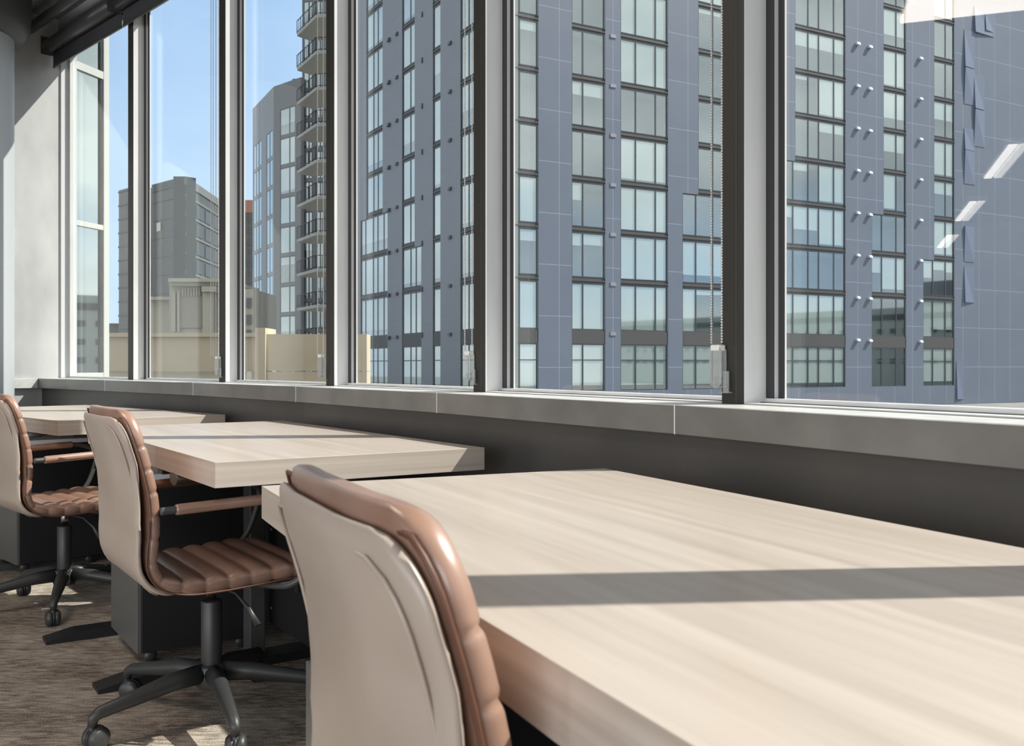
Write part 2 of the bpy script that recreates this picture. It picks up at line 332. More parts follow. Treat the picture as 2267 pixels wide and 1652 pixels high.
# ------------------------------------------------------------ roller blinds
LBL = ['far left window, its fascia showing above the end wall', 'second window from the left', 'third window from the left',
       'window before the tall dark mullion in the centre', 'window left of the widest mullion', 'nearest window at the right edge', '', '', '']
CH_X = {1: (478, 484, 467, 472), 2: (703, 716), 3: (1029, 1045), 4: (1575, 1598)}
def bp(P, d, n, s, q): return P+d*s+n*q
for i in range(6):
    d = (SN[i+1]-SN[i]).normalized(); n = FN[i]; A = off(i, DM)+d*.0; Ln = (off(i+1, DM)-A).length
    rt = empty('roller_blind', (A.x, A.y, 3.13), label='dark roller blind of the '+LBL[i], cat='roller blind', group='roller blinds above the windows')
    def lp(s, q, z): w = d*s+n*q; return Vector((w.x, w.y, z))
    q0 = -.075
    t = MB(); t.tube([lp(.015, q0, 0), lp(Ln-.03, q0, 0)], .045, 20); t.build('tube', TUBEM, rt)
    fb = MB(); fb.box3(lp(.018, q0+.036, -.125), lp(Ln-.03, 0, 0), lp(0, .004, 0), (0, 0, .12)); fb.build('fabric', FABR, rt)
    bb = MB(); bb.box3(lp(.018, q0+.033, -.135), lp(Ln-.03, 0, 0), lp(0, .010, 0), (0, 0, .014)); bb.build('bottom_bar', GREYST, rt)
    for s_ in (.004, Ln-.028): MB().box3(lp(s_, q0-.04, -.05), lp(.004, 0, 0), lp(0, .11, 0), (0, 0, .12)).build('bracket', GREYST, rt)
    t2 = MB(); t2.tube([lp(.015, q0-.11, .10), lp(Ln-.03, q0-.11, .10)], .034, 18); t2.build('upper_tube', TUBEM, rt)
    if i in CH_X:
        ch = MB(); B = off(i+1, DM)
        zt = EYE-.05 if i != 4 else EYE-.047
        for xp, qq in zip(CH_X[i], (.012, -.022, .004, -.012)):
            # where the strand hangs: just inside the frame, before the mullion
            kx = (xp-CX)/FPX; o_ = B+n*(qq-.012); s_ = (o_.x-kx*o_.y)/(kx*d.y-d.x)
            Q = o_+d*s_-A
            z = zt+.10-3.13; zt2 = zt+.10-3.13
            while z < 0: ch.sph((Q.x, Q.y, z), .0027, 8, 5); z += .0063
            ch.tube([(Q.x, Q.y, zt2), (Q.x, Q.y, 0)], .0005, 4, False)
        ch.build('bead_chain', BEAD, rt)
        # tensioner fixed to the mullion
        kx = (sum(CH_X[i][:2])/2+(2 if i == 4 else 1)-CX)/FPX; o_ = B-n*.017; s_ = (o_.x-kx*o_.y)/(kx*d.y-d.x); Q = o_+d*s_
        names = {1: 'clear plastic chain tensioner between the second and third windows from the left, smallest of four', 2: 'clear plastic chain tensioner beside the mullion left of the balconies view, over beige parapet',
                 3: 'clear plastic chain tensioner low on the mullion in the middle of the window wall', 4: 'largest clear plastic chain tensioner, on the wide mullion nearest the camera'}
        te = empty('chain_tensioner', (Q.x, Q.y, EYE-.003), label=names[i], cat='chain tensioner', group='clear chain tensioners at the foot of the blind chains')
        def ovl(w, h, th, q, zc):
            mb = MB(); pts = []
            for a in range(0, 360, 15):
                pts.append((w*cos(radians(a)), (h-w)*(1 if 0 < a < 180 else -1 if a > 180 else 0)+w*sin(radians(a))))
            nn = len(pts); f0 = [Vector((d.x*p[0]+n.x*q, d.y*p[0]+n.y*q, zc+p[1])) for p in pts]; off_ = Vector((n.x*th, n.y*th, 0))
            return mb.add(f0+[p+off_ for p in f0], [tuple(range(nn)), tuple(range(2*nn-1, nn-1, -1))]+[(k_, k_+nn, (k_+1) % nn+nn, (k_+1) % nn) for k_ in range(nn)])
        ovl(.0185, .050, .004, -.009, 0).build('front_shell', CLEAR, te, bevel=.001)
        ovl(.0185, .050, .004, .007, 0).build('back_shell', CLEAR, te, bevel=.001)
        cp = MB(); cp.box3(tuple(Vector((d.x*-.014+n.x*-.010, d.y*-.014+n.y*-.010, .036))), (d.x*.028, d.y*.028, 0), (n.x*.022, n.y*.022, 0), (0, 0, .014)); cp.build('cap', WHITE, te, bevel=.003)
        wh = MB(); wh.lathe([(.001, -.004), (.0125, -.004), (.0135, 0), (.0125, .004), (.001, .004)], (0, 0, -.034), (n.x, n.y, 0), 20); wh.build('wheel', CLEAR, te)
        br = MB(); br.box3((d.x*.017, d.y*.017, -.060), (d.x*.017, d.y*.017, 0), (n.x*.003, n.y*.003, 0), (0, 0, .050)); br.box3((d.x*.006, d.y*.006, -.060), (d.x*.028, d.y*.028, 0), (n.x*.012, n.y*.012, 0), (0, 0, .003)); br.build('mounting_plate', CLEAR, te)
        MB().sph((d.x*.027, d.y*.027, -.045), .003, 8, 6).build('screw', SCREW, te)

# ------------------------------------------------------------ desks
HT, TT, TW, TL = .74, .0628, .760, 1.600
TABS = [((.189, .424), 24.8, 'nearest wooden desk, filling the lower right of the picture'),
        ((-.711, 2.332), 33.5, 'middle wooden desk of the row, behind the nearest one'),
        ((-1.895, 4.067), 44.5, 'farthest wooden desk, in front of the round column')]
def desk(k):
    (x, y), a, lab = TABS[k]
    t = empty('desk', (x, y, 0), radians(a), label=lab, cat='desk', group='wood-topped desks in a row along the windows')
    MB().box(0, TW, 0, TL, HT-TT, HT).build('desktop', WOOD, t, bevel=.0012)
    for s in (.78, 1.42) if k else (1.38, ):
        MB().box(.335, .385, s-.035, s+.035, .03, HT-TT-.002).build('leg', GREYST, t, bevel=.003)
        t0 = -.125 if s < 1 else -.175
        ft = MB(); ft.add([(t0, s-.045, 0), (.56, s-.045, 0), (.56, s-.045, .032), (t0+.10, s-.045, .032), (t0, s-.045, .012),
                           (t0, s+.045, 0), (.56, s+.045, 0), (.56, s+.045, .032), (t0+.10, s+.045, .032), (t0, s+.045, .012)],
                          [(0, 1, 2, 3, 4), (9, 8, 7, 6, 5), (0, 5, 6, 1), (1, 6, 7, 2), (2, 7, 8, 3), (3, 8, 9, 4), (4, 9, 5, 0)]) ; ft.build('foot', GREYST if k == 2 else BLACK, t)
    MB().box(.42, .436, .12 if k else .9, 1.52, .12, HT-TT-.001).build('modesty_panel', BLACK, t)
    for s in ((.788, 1.3) if k else (1.0, )):
        for z in (.43, .17):
            sc = MB(); sc.lathe([(.0005, -.0005), (.0055, -.0005), (.006, .0015)], (.4185, s, z), (1, 0, 0), 12); sc.build('screw', SCREW, t)
    MB().box(.05, .40, .70, .76, HT-TT-.035, HT-TT-.001).build('cross_rail', GREYST, t)
    if k:
        h = MB(); h.tube([(-.0, .38, HT-TT-.014), (.05, .38, HT-TT-.012), (.13, .38, HT-TT-.001)], [.018, .015, .01], 10, sx=2.2); h.build('height_lever', CABM, t)
        MB().tube([(.40, .50, HT-TT-.001), (.40, .50, .28)], .008, 10).build('strut', GREYST, t)
    return t
for k in range(3): desk(k)
# drawer pedestals
def pedestal(k, s0, s1, lab):
    (x, y), a, _ = TABS[k]; ra = radians(a); v = Vector((cos(ra), sin(ra))); u = Vector((-sin(ra), cos(ra)))
    o_ = Vector((x, y))+v*.03+u*s0
    t = empty('drawer_pedestal', (o_.x, o_.y, 0), ra, label=lab, cat='cabinet', group='grey drawer pedestals under the desks')
    Ld = s1-s0
    MB().box(.012, .40, .0, Ld, .045, .60).build('body', BLACK, t, bevel=.002)
    if k == 0:
        MB().box(.0, .012, .0, Ld, .49, .598).build('drawer', CABM, t, bevel=.0015)
        MB().box(-.012, .0115, .0, Ld+.015, .05, .482).build('drawer', CABM, t, bevel=.0015)
    else:
        MB().box(-.002, .0115, .0, Ld, .045, .60).build('side_panel', CABM, t, bevel=.0015)
    MB().box(-.004, .404, -.004, Ld+.004, .60, .62).build('top_panel', M('pedestal_top', (.75, .76, .78), .3), t, bevel=.002)
    for px_ in (.05, .35):
        for py_ in (.05, Ld-.05):
            MB().lathe([(.001, -.01), (.02, -.01), (.021, -.006), (.021, .006), (.02, .01), (.001, .01)], (px_, py_, .0215), (0, 1, 0), 16).build('caster', CHARC, t)
pedestal(0, .955, 1.290, 'grey two-drawer pedestal half hidden behind the nearest chair')
pedestal(1, .93, 1.33, 'dark grey drawer pedestal under the middle desk, left of the middle chair')
pedestal(2, .60, 1.0, 'black drawer pedestal under the farthest desk')

# ------------------------------------------------------------ chairs
PATH = [(-.290, .864), (-.282, .835), (-.270, .79), (-.255, .74), (-.241, .68), (-.229, .62), (-.223, .56), (-.224, .51), (-.218, .468), (-.195, .438), (-.155, .424), (-.10, .420), (-.03, .421), (.05, .426), (.12, .431), (.175, .430), (.205, .420)]
def catmull(P, n):
    out = []
    for i in range(len(P)-1):
        p0, p1, p2, p3 = P[max(i-1, 0)], P[i], P[i+1], P[min(i+2, len(P)-1)]
        for k in range(n):
            t = k/n; out.append(tuple(.5*((2*p1[j])+(-p0[j]+p2[j])*t+(2*p0[j]-5*p1[j]+4*p2[j]-p3[j])*t*t+(-p0[j]+3*p1[j]-3*p2[j]+p3[j])*t**3) for j in (0, 1)))
    out.append(P[-1]); return out
def resample(P, step):
    L_ = [0]
    for i in range(1, len(P)): L_.append(L_[-1]+math.dist(P[i], P[i-1]))
    n = int(L_[-1]/step); out = []; j = 0
    for k in range(n+1):
        s = L_[-1]*k/n
        while j < len(P)-2 and L_[j+1] < s: j += 1
        t = (s-L_[j])/max(L_[j+1]-L_[j], 1e-9); out.append((P[j][0]+(P[j+1][0]-P[j][0])*t, P[j][1]+(P[j+1][1]-P[j][1])*t))
    return out, L_[-1]
def sweep(P, Ltot, half, front, back, rib=0, pitch=.058, rr=.075, first=.095):
    # closed section swept along the side profile; front / back: thickness to either side
    mb = MB(); m = len(P); K = 22; vs = []
    for i in range(m):
        a = P[max(i-1, 0)]; b = P[min(i+1, m-1)]; tx, tz = b[0]-a[0], b[1]-a[1]; l = math.hypot(tx, tz); tx /= l; tz /= l
        nx, nz = -tz, tx          # towards the sitter
        if i < m*.45 and nx < 0: nx, nz = -nx, -nz
        s = Ltot*i/(m-1); se = Ltot-s
        w = half
        for q in (s, se):
            if q < rr: w = min(w, half-rr+sqrt(max(rr*rr-(rr-q)**2, 0)))
        endf = min(1, sqrt(max(0, 1-(1-min(s, .022)/.022)**2)), sqrt(max(0, 1-(1-min(se, .03)/.03)**2)))
        endf = max(endf, .05)
        ph = ((s-first) % pitch)/pitch; rb = 1.0
        if rib and s > first*.6:
            se_ = max(0, min(1, (s-Ltot*.5)/(Ltot*.1))); f1 = min(1, abs(sin(pi*ph))*2.2)**.6; f2 = abs(sin(pi*ph))**.75
            rb = 1-rib*(1+.75*se_)*(1-(f1+(f2-f1)*se_))
        wr = w*(1-.010*(1-rb)/max(rib, .01)) if rib else w
        wrap = .022*max(0, min(1, (Ltot*.55-s)/(Ltot*.3)))
        ring = []
        for k in range(K):
            # rounded-rectangle section
            a_ = 2*pi*k/K; c_, s_ = cos(a_), sin(a_)
            yy = wr*(abs(c_)**.38)*(1 if c_ >= 0 else -1)
            th = (abs(s_)**.45)*(1 if s_ >= 0 else -1)
            bk2 = back if not rib else back+(.030-back)*max(0, min(1, (s-Ltot*.52)/(Ltot*.10)))
            o_ = (front*rb*endf if th > 0 else bk2*(1-(1-rb)*.35)*endf)*th
            wp = wrap*(yy/half)**2
            ring.append((P[i][0]+nx*o_+wp, yy, P[i][1]+nz*o_))
        vs += ring
    fs = [(i*K+k, i*K+(k+1) % K, (i+1)*K+(k+1) % K, (i+1)*K+k) for i in range(m-1) for k in range(K)]
    mb.add(vs, fs, True)
    mb.f.append(list(range(K-1, -1, -1))); mb.sm.append(True); mb.f.append([(m-1)*K+k for k in range(K)]); mb.sm.append(True)
    return mb
def shift(P, d, s0, s1):
    out = []
    m = len(P)
    for i in range(s0, s1):
        a = P[max(i-1, 0)]; b = P[min(i+1, m-1)]; tx, tz = b[0]-a[0], b[1]-a[1]; l = math.hypot(tx, tz)
        out.append((P[i][0]+(-tz/l)*d*1.0, P[i][1]+(tx/l)*d))
    return out
FINE, LT = resample(catmull(PATH, 12), .0045)
def make_chair():
    r = empty('office_chair', (0, 0, 0))
    sweep(FINE, LT, .236, .026, .012, rib=.24).build('cushion', LEATHER, r)
    m = len(FINE)
    # normal used by shift(): to the sitter side, so a negative distance goes behind
    sh = shift(FINE, -.020, 3, int(m*.60))
    L2 = sum(math.dist(sh[i], sh[i+1]) for i in range(len(sh)-1))
    sweep(sh, L2, .233, .009, .009, rr=.07).build('outer_shell', LEATHER_SHEEN, r)
    pp = []
    mid = [shift(FINE, -.011-.009*max(0, min(1, (LT*i/(m-1)-LT*.52)/(LT*.10))), i, i+1)[0] for i in range(m)]
    def wid(i):
        s = LT*i/(m-1); w = .2365
        for q in (s, LT-s):
            if q < .075: w = min(w, .2365-.075+sqrt(max(.075**2-(.075-q)**2, 0)))
        return w
    for sd_ in (-1, 1):
        for i in (range(m-2, 1, -3) if sd_ < 0 else range(2, m-1, 3)):
            s = LT*i/(m-1); w = wid(i); wrap = .022*max(0, min(1, (LT*.55-s)/(LT*.3)))*(w/.236)**2
            pp.append((mid[i][0]+wrap, sd_*w*1.003, mid[i][1]))
    pt = MB(); pt.tube(pp, .0028, 6); pt.build('piping', SEAM, r)
    # welt line round the outer shell, a little inside its edge
    wl_ = []
    for sd_ in (-1, 1):
        rng = [i for i in range(int(m*.55)) if LT*i/(m-1) >= .034][::3]
        for i in (reversed(rng) if sd_ < 0 else rng):
            s = LT*i/(m-1); q_ = s-.034
            w = .208 if q_ > .06 else .148+sqrt(max(.06**2-(.06-q_)**2, 0))
            bk_ = shift(FINE, -.0302, i, i+1)[0]; wrap = .022*max(0, min(1, (LT*.55-s)/(LT*.3)))*(w/.236)**2
            wl_.append((bk_[0]+wrap, sd_*w, bk_[1]))
    MB().tube(wl_, .0022, 6).build('welt', LEATHER_SHEEN, r)
    for sd_ in (-1, 1):
        y = sd_*.262
        pts = [(-.20, y, .618), (-.14, y, .62), (.10, y, .63), (.17, y, .622), (.215, y, .60), (.225, y, .56), (.19, y, .46), (.14, y, .405), (.10, y*.8, .392), (.06, y*.45, .392)]
        pts = [(p[0], p[1], p[2]) for p in pts]
        cm = []
        for i in range(len(pts)-1):
            p0, p1, p2, p3 = pts[max(i-1, 0)], pts[i], pts[i+1], pts[min(i+2, len(pts)-1)]
            for k in range(5):
                t = k/5; cm.append(tuple(.5*((2*p1[j])+(-p0[j]+p2[j])*t+(2*p0[j]-5*p1[j]+4*p2[j]-p3[j])*t*t+(-p0[j]+3*p1[j]-3*p2[j]+p3[j])*t**3) for j in range(3)))
        cm.append(pts[-1])
        arm = MB().tube(cm, .0095, 12).build('armrest', GREYST, r)
        MB().tube([(-.165, y, .6195), (-.160, y, .6195), (-.10, y, .622), (.05, y, .628), (.12, y, .630), (.124, y, .630)], [.0125, .0138, .0138, .0138, .0138, .0125], 16).build('arm_sleeve', LEATHER, arm)
    u = MB(); u.box(-.07, .10, -.07, .07, .385, .408); u.build('mechanism', BLACK, r, bevel=.008)
    MB().tube([(.0, -.07, .375), (.02, -.15, .37), (.035, -.21, .34), (.05, -.235, .30)], [.004, .004, .005, .009], 8).build('tilt_lever', CHARC, r)
    MB().tube([(0, 0, .33), (0, 0, .39)], .0135, 16).build('gas_lift', CHROME, r)
    MB().tube([(0, 0, .12), (0, 0, .125), (0, 0, .322), (0, 0, .325)], [.027, .028, .028, .026], 24).build('column', CHARC, r)
    hb = MB(); hb.lathe([(.001, .152), (.038, .152), (.043, .145), (.043, .095), (.038, .088), (.001, .088)], n=24)
    hb.build('base', CHARC, r)
    for kk in range(5):
        a = radians(72*kk); ca, sa = cos(a), sin(a)
        def q(rad, z, t=0): return (rad*ca-t*sa, rad*sa+t*ca, z)
        MB().tube([q(.030, .128), q(.11, .125), q(.22, .106), q(.306, .092), q(.323, .082), q(.326, .062)], [.027, .025, .020, .0165, .0145, .0115], 12, sx=.95).build('leg', CHARC, r)
        cs = MB(); cx1 = .326
        phi = a+pi/2+.5*(-1)**kk*.6
        ax = (cos(phi), sin(phi), 0); c0 = (cx1*ca-.012*sin(phi), cx1*sa+.012*cos(phi), 0.0300)
        for sg in (-1, 1):
            prof = [(.001, sg*.026), (.022, sg*.025), (.028, sg*.020), (.0298, sg*.013), (.0298, sg*.004), (.001, sg*.004)]
            if sg > 0: prof = prof[::-1]
            cs.lathe(prof, c0, ax, 22)
        cs.tube([(cx1*ca, cx1*sa, .066), (cx1*ca, cx1*sa, .03)], .0085, 10)
        cs.build('caster', CHARC, r)
        hd = MB(); hd.lathe([(.0300, -.0038), (.0312, -.0034), (.0312, .0034), (.0300, .0038)], c0, ax, 22); hd.build('caster_hood', BLACK, r)
    return r
CH = [((.088, 1.035), 25.0, 'nearest brown leather chair, its back filling the foreground', 21),
      ((-.828, 2.687), 33.6, 'middle brown leather chair pulled up to the middle desk', -10),
      ((-1.806, 3.935), 44.0, 'farthest brown leather chair, cut by the left edge', 20)]
proto = make_chair(); KIDS = {p: [c for c in C.objects if c.parent == p] for p in C.objects}
for i, ((x, y), a, lab, _) in enumerate(CH):
    o = proto if i == 0 else copy_tree(proto, None, KIDS)
    o.location = (x, y, 0); o.rotation_euler = (0, 0, radians(a)); tag(o, lab, 'chair', 'brown ribbed leather swivel chairs')
    base_rot = {0: 0, 1: 225-33.6, 2: 288-44.0}[i]
    for c in [q for q in C.objects if q.parent == o]:
        if c.name.split('.')[0] in ('leg', 'caster', 'caster_hood', 'base'): c.rotation_euler = (0, 0, radians(base_rot))
#OUTSIDE
# ------------------------------------------------------------ ceiling lamps and what the nearest pane mirrors
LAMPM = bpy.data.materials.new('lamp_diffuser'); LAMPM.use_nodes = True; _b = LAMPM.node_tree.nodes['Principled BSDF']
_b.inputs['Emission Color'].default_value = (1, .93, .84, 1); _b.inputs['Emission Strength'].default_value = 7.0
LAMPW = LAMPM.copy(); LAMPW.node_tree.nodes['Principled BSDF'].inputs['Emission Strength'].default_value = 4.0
gP = off(5, DM+.1); gN = FN[5]
def mirror(x, y):
    p = Vector((x, y)); return p-gN*(2*(p-gP).dot(gN))
row = [(4.38, 8.86), (3.93, 7.53)]
for q in range(3):
    dx, dy = q*.93, q*2.62
    a = mirror(row[0][0]+dx, row[0][1]+dy); b = mirror(row[1][0]+dx, row[1][1]+dy)
    w_ = (b-a).normalized(); pr = Vector((-w_.y, w_.x))
    t = empty('linear_pendant', (a.x, a.y, 2.67), label=['nearest', 'second', 'third'][q]+' of three slim linear pendants mirrored in the right-hand window pane', cat='pendant light', group='linear pendants behind the camera')
    for sgn in (-.04, .04):
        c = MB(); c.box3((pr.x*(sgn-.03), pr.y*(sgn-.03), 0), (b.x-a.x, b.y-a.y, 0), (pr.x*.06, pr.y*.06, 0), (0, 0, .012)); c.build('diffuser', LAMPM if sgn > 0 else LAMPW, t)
    h = MB(); h.box3((pr.x*-.1, pr.y*-.1, .013), (b.x-a.x, b.y-a.y, 0), (pr.x*.2, pr.y*.2, 0), (0, 0, .05)); h.build('housing', WHITE, t)
    for f_ in (.15, .85): MB().tube([((b.x-a.x)*f_, (b.y-a.y)*f_, .06), ((b.x-a.x)*f_, (b.y-a.y)*f_, ZC-2.67)], .0015, 6).build('suspension_wire', SCREW, t)
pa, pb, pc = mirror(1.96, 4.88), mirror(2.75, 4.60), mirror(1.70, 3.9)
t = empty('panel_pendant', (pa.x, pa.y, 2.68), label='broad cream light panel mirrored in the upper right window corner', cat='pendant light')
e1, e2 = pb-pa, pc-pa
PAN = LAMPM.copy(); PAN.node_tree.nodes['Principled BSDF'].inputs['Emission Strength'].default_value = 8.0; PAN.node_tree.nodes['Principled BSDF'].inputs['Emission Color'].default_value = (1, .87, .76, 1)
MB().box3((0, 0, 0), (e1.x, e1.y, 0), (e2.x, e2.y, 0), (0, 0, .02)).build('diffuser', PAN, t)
MB().box3((-e1.x*.02, -e1.y*.02, .021), (e1.x*1.04, e1.y*1.04, 0), (e2.x*1.04, e2.y*1.04, 0), (0, 0, .04)).build('housing', WHITE, t)
for f_, g_ in ((.2, .2), (.8, .8)): MB().tube([(e1.x*f_+e2.x*g_, e1.y*f_+e2.y*g_, .06), (e1.x*f_+e2.x*g_, e1.y*f_+e2.y*g_, ZC-2.68)], .002, 6).build('suspension_wire', SCREW, t)
# ------------------------------------------------------------ glazed return outside the first window
AP = M('return_frame', (.50, .51, .48), .4)
REFL = bpy.data.materials.new('mirror_glass'); REFL.use_nodes = True
_b = REFL.node_tree.nodes['Principled BSDF']; _b.inputs['Base Color'].default_value = (.62, .70, .68, 1); _b.inputs['Metallic'].default_value = 1; _b.inputs['Roughness'].default_value = .02
wr = empty('window_20', (-3.16, 6.93, 0), kind='structure')
wd = Vector((.285, .958)).normalized(); wn = Vector((wd.y, -wd.x)); WL_ = .355
def wp(s, q): return (wd.x*s+wn.x*q, wd.y*s+wn.y*q)
g = MB(); g.prism([wp(0, 0), wp(WL_, 0), wp(WL_, -.02), wp(0, -.02)], .6, 4.0); g.build('pane', REFL, wr)
f = MB()
f.prism([wp(WL_-.004, -.05), wp(WL_+.055, -.05), wp(WL_+.055, .022), wp(WL_-.004, .022)], .4, 4.2)
def zof(yp, Y): return EYE+(HY-yp)/FPX*Y
for ya, yb, hh in ((128, 146, 0), (484, 496, 0), (826, 838, 0)):
    f.prism([wp(-.02, -.03), wp(WL_, -.03), wp(WL_, .018), wp(-.02, .018)], zof(yb, 6.93), zof(ya, 6.93))
f.build('frame', AP, wr, bevel=.002, seg=1)
g2 = MB(); g2.prism([wp(WL_-.03, .0), wp(WL_-.004, .0), wp(WL_-.004, .012), wp(WL_-.03, .012)], .6, 4.0); g2.build('gasket', GASK, wr)

# ------------------------------------------------------------ the city outside
GROUND = M('podium_roof', (.20, .20, .19), .9); noisy(GROUND, (.17, .17, .165), (.23, .23, .22), (1, 1, 1), .4, 5)
gm = MB(); gm.box(-160, 260, 9, 400, -2.4, -2.05); tag(gm.build('podium_roof', GROUND), 'flat grey roof terrace below the windows', 'roof', kind='structure')
BLUE = M('blue_panel', (.17, .21, .30), .45)
def panel_mat(m, c1, c2, pw, ph, z0, line):
    t = m.node_tree; n = t.nodes; l = t.links; b = n['Principled BSDF']
    uv = n.new('ShaderNodeUVMap'); sp = n.new('ShaderNodeSeparateXYZ'); l.new(uv.outputs[0], sp.inputs[0])
    def ln(out, period, off_, width):
        a = n.new('ShaderNodeMath'); a.operation = 'SUBTRACT'; l.new(out, a.inputs[0]); a.inputs[1].default_value = off_-period*50
        c = n.new('ShaderNodeMath'); c.operation = 'MODULO'; l.new(a.outputs[0], c.inputs[0]); c.inputs[1].default_value = period
        d = n.new('ShaderNodeMath'); d.operation = 'LESS_THAN'; l.new(c.outputs[0], d.inputs[0]); d.inputs[1].default_value = width; return d
    h = ln(sp.outputs['Y'], ph, z0, .035); v = ln(sp.outputs['X'], pw, .3, .03)
    mx_ = n.new('ShaderNodeMath'); mx_.operation = 'MAXIMUM'; l.new(h.outputs[0], mx_.inputs[0]); l.new(v.outputs[0], mx_.inputs[1])
    no = n.new('ShaderNodeTexNoise'); no.inputs['Scale'].default_value = .5; no.inputs['Detail'].default_value = 2; l.new(uv.outputs[0], no.inputs['Vector'])
    cr = n.new('ShaderNodeMixRGB'); l.new(no.outputs[0], cr.inputs[0]); cr.inputs[1].default_value = (*c1, 1); cr.inputs[2].default_value = (*c2, 1)
    mm = n.new('ShaderNodeMixRGB'); l.new(mx_.outputs[0], mm.inputs[0]); l.new(cr.outputs[0], mm.inputs[1]); mm.inputs[2].default_value = (*line, 1)
    l.new(mm.outputs[0], b.inputs['Base Color'])
panel_mat(BLUE, (.112, .135, .185), (.138, .162, .21), 1.95, 3.05, 4.93-.02, (.26, .30, .37))
GRAYP = M('grey_panel', (.2, .21, .23), .45)
panel_mat(GRAYP, (.19, .205, .235), (.225, .24, .27), 2.3, 3.05, 4.93-.02, (.24, .25, .28))
SPAN = M('spandrel_grey', (.065, .064, .064), .5); WFR = M('window_frame_dark', (.045, .055, .065), .4)
DARKIN = M('dark_interior', (.20, .23, .23), .8)
BG = bpy.data.materials.new('tower_glass'); BG.use_nodes = True; _t = BG.node_tree; _n = _t.nodes; _n.clear()
_tr = _n.new('ShaderNodeBsdfTransparent'); _tr.inputs[0].default_value = (.94, .975, .965, 1); _gl = _n.new('ShaderNodeBsdfGlossy'); _gl.inputs['Roughness'].default_value = .03; _gl.inputs[0].default_value = (.85, .9, .92, 1)
_lw = _n.new('ShaderNodeLayerWeight'); _lw.inputs[0].default_value = .5; _pw = _n.new('ShaderNodeMath'); _pw.operation = 'POWER'; _pw.inputs[1].default_value = 4; _t.links.new(_lw.outputs['Facing'], _pw.inputs[0])
_ma = _n.new('ShaderNodeMath'); _ma.operation = 'MULTIPLY_ADD'; _ma.inputs[1].default_value = .45; _ma.inputs[2].default_value = .26; _t.links.new(_pw.outputs[0], _ma.inputs[0])
_ms = _n.new('ShaderNodeMixShader'); _t.links.new(_ma.outputs[0], _ms.inputs[0]); _t.links.new(_tr.outputs[0], _ms.inputs[1]); _t.links.new(_gl.outputs[0], _ms.inputs[2])
_o = _n.new('ShaderNodeOutputMaterial'); _t.links.new(_ms.outputs[0], _o.inputs[0])
BLIND = M('white_blind', (.86, .90, .88), .8)
class Face:
    """a vertical facade: s along it from the corner, d outwards, z above the floor of our room"""
    def __init__(s, root, O, e, side):
        s.root = root; s.O = Vector(O); s.e = Vector(e).normalized(); s.n = Vector((s.e.y, -s.e.x))*side; s.base = Vector((root.location.x, root.location.y))
    def s_of(s, x):
        k = (x-CX)/FPX; return (k*s.O.y-s.O.x)/(s.e.x-k*s.e.y)
    def box(s, mb, a, b, d0, d1, z0, z1):
        o_ = s.O-s.base+s.e*a+s.n*d0; v = s.e*(b-a); w = s.n*(d1-d0)
        mb.box3((o_.x, o_.y, z0), (v.x, v.y, 0), (w.x, w.y, 0), (0, 0, z1-z0)); return mb
    def uv(s, o):
        me = o.data; u = me.uv_layers.new(name='UVMap')
        for p in me.polygons:
            for li in p.loop_indices:
                v = me.vertices[me.loops[li].vertex_index].co; q = Vector((v.x, v.y))+s.base-s.O; u.data[li].uv = (q.dot(s.e), v.z-EYE)
CXY = Vector((-.87, 56.0)); LV = 3.05; Z0 = 4.97
tower = empty('apartment_tower', (CXY.x, CXY.y, -2.0), label='tall blue and grey panel-clad apartment tower filling the right-hand windows', cat='building')
tz = -(-2.0)           # mesh z is relative to the empty
F5 = Face(tower, CXY, (.874, .486), 1); F4 = Face(tower, CXY, (-.4962, .868), -1)
# columns: per row range  (x0, x1, [mullion x], coverage list bottom-up)
def window(F, a, b, z0, z1, mus, cover, full_transom=None, d=-.055):
    """one window as a part: frame, with pane and blind sub-parts"""
    zz = lambda q: q+EYE+2.0
    fm = MB()
    F.box(fm, b-.10, b+.0, -.30, .0, zz(z0), zz(z1)); F.box(fm, a, a+.05, -.3, -.02, zz(z0), zz(z1))
    F.box(fm, a, b, -.2, -.04, zz(z1)-.07, zz(z1)); F.box(fm, a, b, -.2, -.04, zz(z0), zz(z0)+.06)
    for m_ in mus: F.box(fm, m_-.045, m_+.045, -.18, -.035, zz(z0), zz(z1))
    if full_transom is not None: F.box(fm, a, b, -.18, -.035, zz(full_transom)-.03, zz(full_transom)+.03)
    fr = fm.build('window', WFR, F.root)
    F.box(MB(), a+.05, b-.1, d-.02, d, zz(z0)+.06, zz(z1)-.07).build('pane', BG, fr)
    edges = [a+.05]+list(mus)+[b-.1]; bl = MB(); any_ = False
    for j in range(len(edges)-1):
        c = cover[j % len(cover)] if isinstance(cover, (list, tuple)) else cover
        if c > .02: F.box(bl, edges[j]+.02, edges[j+1]-.02, d-.06, d-.04, zz(z1)-.07-(z1-z0-.13)*c, zz(z1)-.07); any_ = True
    if any_: bl.build('blind', BLIND, fr)
